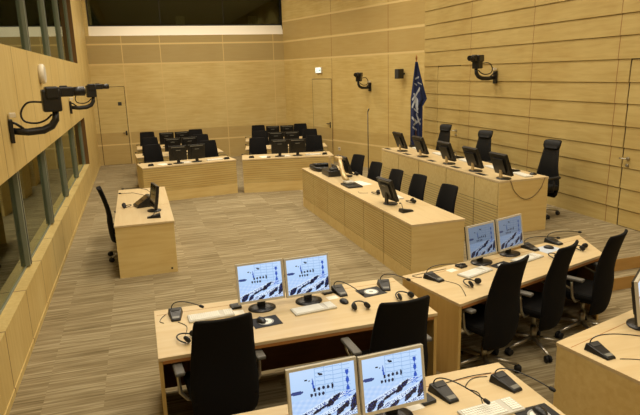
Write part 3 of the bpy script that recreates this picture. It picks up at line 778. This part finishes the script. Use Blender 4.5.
# ---- registry
ZR = RH
for i, (yy, lab) in enumerate(((10.83, 'black office chair farthest along the long registry desk'), (9.80, 'black office chair second farthest along the long registry desk'), (8.86, 'black office chair in the middle of the five at the registry desk'), (8.22, 'black office chair second nearest along the long registry desk'), (7.30, 'black office chair nearest along the long registry desk'))):
    c = TC((3.95, 3.88, 3.86, 3.97, 3.97)[i], (10.83, 9.79, 8.86, 8.24, 7.30)[i], 0, math.radians((106, 99, 97, 98, 98)[i]), lab, 'chairs along the registry desk'); c.scale = (.93, .93, .94)
SIDE(3.44, 7.60, ZR, math.radians(97), 'dark monitor seen from the side at the near part of the registry desk')
SIDE(3.66, 10.05, ZR, math.radians(96), 'dark monitor seen from the side at the far part of the registry desk')
MIC_R(3.40, 7.06, ZR, math.radians(95), 'black microphone unit at the near end of the registry desk')
HS(3.72, 7.52, ZR, math.radians(80), 'black headphones beside the near monitor of the registry desk')
HS(3.50, 8.30, ZR, math.radians(70), 'black headphones midway on the registry desk')
KB(3.66, 8.00, ZR, math.radians(88), 'pale keyboard beside the near registry monitor')
papercard(3.56, 9.28, ZR, .2, 'white papers in the middle of the registry desk', w=.3, h=.42)
HS(3.80, 10.05, ZR, math.radians(88), 'black headphones beside the far monitor of the registry desk')
def visualizer():
    t = thing('document_camera', 'silver document camera with a curved arm on the registry desk', 'document camera', (3.36, 9.12, ZR))
    MB().box(-.12, .14, -.20, .20, 0, .03, .01).build('base', 'black', t)
    MB().box(-.08, .08, .02, .20, .03, .075, .015).build('control_box', 'silver', t)
    MB().tube([(-.02, .14, .07), (-.03, .26, .12), (-.03, .36, .22), (-.02, .46, .33), (0, .58, .40)], [.045, .045, .042, .038, .032], 10).build('arm', 'beige', t)
    MB().box(-.05, .05, .54, .72, .375, .425, .015).build('camera_head', 'beige', t)
visualizer()
t = thing('cable_tray', 'low black rounded tray at the far end of the registry desk', 'tray', (3.47, 11.02, ZR))
MB().box(-.20, .22, -.29, .29, 0, .012, .004).build('tray_floor', 'black', t)
ring = [( .21*math.copysign(abs(math.cos(a))**.5, math.cos(a)), .29*math.copysign(abs(math.sin(a))**.5, math.sin(a)), .05) for a in [2*PI*k/32 for k in range(33)]]
MB().tube(ring, .038, 8).build('rim', 'black', t)
papercard(3.49, 11.0, ZR+.013, .3, 'white paper lying in the black tray on the registry desk', w=.22, h=.3)
t = thing('equipment_box', 'black box with an upright beige plate between tray and far registry monitor', 'box', (3.40, 10.30, ZR))
MB().box(-.12, .12, -.22, .22, 0, .11, .012).build('body', 'black', t)
MB().box(-.02, .015, .02, .10, .108, .34, .006).build('upright_plate', 'beige', t)
MB().box(-.06, .09, -.17, -.05, .108, .15, .01).build('top_cover', 'grille', t)
wire([(3.30, 8.62, ZR+.003), (3.28, 8.5, ZR+.003), (3.40, 8.45, ZR+.003)], 'short black cable near the document camera')
# floor microphone stand
t = thing('microphone_stand', 'thin tall black floor stand behind the far registry chair', 'stand', (4.66, 11.55, 0))
MB().lathe([(.13, 0), (.13, .015), (.02, .03)], n=20).build('base', 'black', t)
MB().tube([(0, 0, .02), (0, 0, 1.86)], .010, 8).build('pole', 'black', t)
MB().tube([(0, 0, 1.86), (.03, 0, 1.92)], .013, 8).build('clip', 'black', t)
# ---- judges' bench devices
BM_ = [(5.09, 10.60), (5.09, 9.72), (5.09, 8.75), (5.09, 7.93), (5.09, 7.18)]
names = ['farthest of the five, before the flag', 'second farthest of the five', 'middle one of the five', 'second nearest of the five', 'nearest of the five, above the hanging cable']
for (x, y), nm in zip(BM_, names):
    BEN(x-.04, y, BH, math.radians(91), 'dark monitor on the judges\' bench, ' + nm, 'monitors on the judges\' bench')
for (x, y), nm in zip(BM_, names):
    KB(x+.33, y+.12, BH, math.radians(85), 'pale keyboard on the judges\' bench by the dark monitor, ' + nm.split(',')[0])
for y, nm in ((11.07, 'beside the farthest bench monitor'), (9.27, 'behind the middle bench monitor'), (7.64, 'near the end of the judges\' bench')):
    MIC_R(5.50, y-.02, BH, math.radians(90), 'black microphone unit ' + nm)
MOUSE(5.58, 7.26, BH, 1.2, 'black mouse at the near end of the judges\' bench')
HC(6.10, 11.20, PH, math.radians(104), 'tall black headrest chair behind the judges\' bench, farthest, next to the flag')
HC(6.10, 9.65, PH, math.radians(108), 'tall black headrest chair in the middle of the judges\' bench')
HC(6.13, 7.82, PH, math.radians(100), 'tall black headrest chair at the near end of the judges\' bench, fully in view')
# flag
t = thing('flag', 'dark blue flag with white emblem hanging furled on a pole beside the judges\' bench', 'flag', (6.36, 12.7, PH))
MB().lathe([(.17, 0), (.17, .02), (.05, .05), (.03, .10)], n=24).build('base', 'brass', t)
MB().tube([(0, 0, .05), (0, 0, 2.62)], .014, 10).build('pole', 'brass', t)
MB().lathe([(.012, 0), (.022, .02), (.024, .05), (.012, .09), (.003, .13)], c=(0, 0, 2.60), n=14).build('finial', 'brass', t)
def flagpt(u, v):
    # v 0 bottom .. 1 top ; u across
    k = 1-v
    w = .05 + .40*min(k/.40, 1.0)**1.1 if k < .40 else .45 - .16*min((k-.40)/.10, 1)
    lo, hi = -.40*w - .05*k, .60*w - .07*k
    if k >= .40: lo, hi = -.13, .25 - .10*min((k-.40)/.08, 1) 
    else:
        s = k/.40; lo, hi = -.03-.10*s, .03+.22*s**1.1
    x = lo+(hi-lo)*u
    y = .035*math.sin(u*15+v*3)*(.4+k) + .02*math.sin(u*7-v*9)
    z = .42 + 2.14*v - .03*math.sin(u*PI)*k
    return Vector((x, y-.065, z))
bm = bmesh.new(); nu, nv = 40, 150
V = [[bm.verts.new(flagpt(i/nu, j/nv)) for i in range(nu+1)] for j in range(nv+1)]
cl = bm.loops.layers.float_color.new('Col')
BLUE, WH = lin((30, 42, 84)), lin((176, 182, 190))
def seg(u, v, a, b, w):
    ax, ay = a; bx, by = b; ax *= 1; L2 = (bx-ax)**2+((by-ay)*4.5)**2
    s = max(0, min(1, ((u-ax)*(bx-ax)+(v-ay)*4.5*(by-ay)*4.5)/L2)); return math.hypot(u-ax-s*(bx-ax), (v-ay-s*(by-ay))*4.5) < w
STR = [((.12, .60), (.62, .72), .05), ((.2, .66), (.45, .58), .045), ((.35, .60), (.55, .50), .09), ((.15, .52), (.30, .60), .06), ((.3, .50), (.62, .46), .04), ((.25, .82), (.7, .84), .04), ((.55, .78), (.85, .76), .03), ((.2, .77), (.4, .755), .03), ((.15, .40), (.5, .36), .06), ((.3, .33), (.8, .38), .05), ((.5, .44), (.8, .33), .05), ((.2, .30), (.5, .27), .04)]
for j in range(nv):
    for i in range(nu):
        f = bm.faces.new((V[j][i], V[j][i+1], V[j+1][i+1], V[j+1][i])); f.smooth = True
        u, v = (i+.5)/nu, (j+.5)/nv
        c = WH if any(seg(u, v, *s) for s in STR) else BLUE
        for l in f.loops: l[cl] = c
me = bpy.data.meshes.new('flag_cloth'); bm.to_mesh(me); bm.free(); me.materials.append(M['flag'])
o = bpy.data.objects.new('flag_cloth', me); COL.objects.link(o); o.parent = t; o.rotation_euler = (0, 0, math.radians(-25))
sm = o.modifiers.new('thickness', 'SOLIDIFY'); sm.thickness = .004
# ---- back desks with chairs, monitors, papers
for side, x, y, a, L, row in ROWS:
    where = '%s row of the %s back block' % (row, side)
    back_desk(x, y, a, L, 'birch desk with grooved front, ' + where)
    H = .79
    for u, nm in (((.50, .46, .33)[('front', 'middle', 'rear').index(row)] if side == 'left' else .41, 'left'), ((1.84, 1.80, 1.72)[('front', 'middle', 'rear').index(row)], 'right')):
        cx, cy = loc(x, y, a, u, .75+.46)
        TC(cx, cy, 0, a+PI+(.05 if nm == 'left' else -.05), 'black office chair, %s seat in the %s' % (nm, where), 'chairs in the back desk blocks')
    for k, (u, nm) in enumerate(((.82, 'left'), (1.235, 'right'))):
        if row == 'front': mu = u+(.02 if side == 'left' else .07)
        else: mu = u+(.09 if side == 'left' and row == 'middle' else 0)
        cx, cy = loc(x, y, a, mu, .27)
        REAR(cx, cy, H, a+PI+(.04 if k else -.04), 'dark monitor seen from behind, %s one in the %s' % (nm, where), 'monitors in the back desk blocks')
    for u, nm in ((.22, 'left'), (1.95, 'right')):
        cx, cy = loc(x, y, a, u, .26 if row == 'front' else .40)
        MIC_R(cx, cy, H, a+PI, 'black microphone unit at the %s end of the %s' % (nm, where), 'microphone units in the back desk blocks')
    if row == 'front':
        for u, nm, rr in ((.52, 'left of', .3), (1.03, 'between', .1)):
            cx, cy = loc(x, y, a, u, .30)
            papercard(cx, cy, H, a+rr, 'white papers %s the monitors on the %s' % (nm, where), w=.2, h=.28)
        cx, cy = loc(x, y, a, 1.68, .26); KB(cx, cy, H, a+PI, 'dark-edged keyboard right of the monitors on the ' + where)
        cx, cy = loc(x, y, a, .62, .14); RD(cx, cy, H, a, 'small black box left of the monitors on the ' + where)

# ------------------------------------------------------------------ wall cameras
def wall_camera(name_label, loc_, rz, s=1.0, pan=0):
    """local frame: wall plane at x=0, +x into the room"""
    t = thing('wall_camera', name_label, 'camera', loc_, rz)
    S_ = Matrix.Scale(s, 4)
    PN = Matrix.Translation((.46, 0, 0)) @ Matrix.Rotation(pan, 4, 'Z') @ Matrix.Translation((-.46, 0, 0))
    def bld(b, n, m, p=t):
        if n in ('camera_body', 'lens', 'pan_head'): b.bm.transform(PN)
        b.bm.transform(S_); return b.build(n, m, p)
    b = MB().box(0, .04, -.06, .06, -.13, .13, .008); bld(b, 'wall_plate', 'black')
    b = MB().tube([(.03, 0, 0), (.18, 0, -.02), (.34, 0, -.01), (.43, 0, .03), (.48, 0, .10), (.49, 0, .19)], [.037, .041, .044, .043, .04, .035], 12)
    b.tube([(.02, 0, .10), (.07, 0, .08), (.14, 0, .02)], .014, 8); bld(b, 'arm', 'black')
    b = MB().box(-.02, .045, -.045, .045, .15, .20, .005); b.bm.transform(Matrix.Translation((.035, 0, .0))); bld(b, 'junction_box', 'white')
    b = MB().box(.36, .56, -.08, .08, .19, .44, .02).box(.34 if pan else .40, .58 if pan else .54, -.10, .10, .33, .47, .02); body = bld(b, 'pan_head', 'black')
    b = MB().box(.52, .70, -.06, .06, .35, .46, .015).tube([(.66, 0, .405), (.82, 0, .405)], [.05, .055], 14).box(.56, .64, -.035, .035, .44, .475, .008); bld(b, 'camera_body', 'black')
    b = MB().tube([(.815, 0, .405), (.83, 0, .405)], [.044, .04], 14); bld(b, 'lens', 'screen_off')
    b = MB(); pts = [(.36, .05, .30), (.22, .06, .30), (.14, .06, .20), (.16, .05, .10), (.28, .04, .07), (.38, .03, .10), (.45, .03, .16)]
    P_ = [Vector(p) for p in pts]; out = []
    for i in range(len(P_)-1):
        a, b2, c, d = P_[max(i-1, 0)], P_[i], P_[i+1], P_[min(i+2, len(P_)-1)]
        for k in range(5):
            q = k/5; out.append(.5*((2*b2)+(c-a)*q+(2*a-5*b2+4*c-d)*q*q+(3*b2-a-3*c+d)*q**3))
    out.append(P_[-1]); b.tube(out, .011, 7); bld(b, 'cable', 'rubber')
    return t
c1 = wall_camera('black camera on a curved wall arm, nearer of the two on the left wall', (XL, 6.68, 2.20), math.radians(12), .93)
c2 = wall_camera('black camera on a curved wall arm, farther of the two on the left wall', (XL, 12.7, 2.16), math.radians(12), .95)
# round disc on the left wall
t = thing('wall_speaker', 'round white disc fixed flat on the left wall above the near camera', 'speaker', (XL, 9.25, 2.79))
T = Matrix.Rotation(PI/2, 4, 'Y')
MB().lathe([(.13, 0), (.14, .03), (.135, .06), (.12, .075)], T=T, n=28).build('case', 'white', t)
MB().lathe([(.095, .0755), (.095, .078)], T=T, n=24).build('cover', 'keyb', t)
c3 = wall_camera('black camera on a curved arm beyond the flag, beside the exit sign', tuple(onw(4.62, 0, 2.26)), OA-PI/2, .85, .6)
c4 = wall_camera('black camera on a curved arm on the grooved right wall', (XR-.02, 10.10, 2.50), PI, .92, .55)
# small black box speaker
t = thing('wall_loudspeaker', 'small black box loudspeaker mounted left of the flag', 'speaker', tuple(onw(6.0, 0, 2.60)), OA-PI/2)
MB().tube([(0, 0, 0), (.10, 0, 0)], .025, 8).build('bracket', 'black', t)
MB().box(.08, .25, -.08, .08, -.12, .12, .01).build('cabinet', 'black', t)
MB().box(.249, .253, -.065, .065, -.105, .105).build('grille', 'grille', t)
# exit sign
t = thing('exit_sign', 'small lit white and green exit sign above the far right wall door', 'sign', tuple(onw(2.13, 0, 2.76)), OA-PI/2)
MB().box(0, .05, -.16, .16, -.09, .09, .005).build('case', 'white', t)
p = MB().box(.0505, .053, -.145, .145, -.075, .075).build('sign_face', 'signgreen', t)
fg = MB()   # arrow and running figure, read from the room: local -y is to the viewer's right
fg.box(.0532, .0545, .02, .10, -.012, .012); fg.extr([(.10, -.04), (.135, 0), (.10, .04)], .0532, .0545)
fg.lathe([(.014, 0), (.014, .0013)], T=Matrix.Rotation(PI/2, 4, 'Y'), c=(.0532, -.06, .045), n=12)
fg.extr([(-.075, -.0), (-.045, .0), (-.05, .034), (-.078, .03)], .0532, .0545); fg.extr([(-.075, 0), (-.06, 0), (-.035, -.055), (-.052, -.06)], .0532, .0545); fg.extr([(-.06, 0), (-.045, 0), (-.085, -.04), (-.11, -.045), (-.108, -.055), (-.08, -.052)], .0532, .0545)
fg.build('pictogram', 'signfig', p)
# wall socket on the oblique wall
t = thing('wall_socket', 'small pale wall socket low on the far right wall', 'socket', tuple(onw(3.1, 0, .42)), OA-PI/2)
MB().box(0, .012, -.05, .05, -.05, .05, .003).build('plate', 'white', t); MB().lathe([(.025, 0), (.025, .004)], T=Matrix.Rotation(PI/2, 4, 'Y'), c=(.012, 0, 0), n=14).build('outlet', 'grille', t)
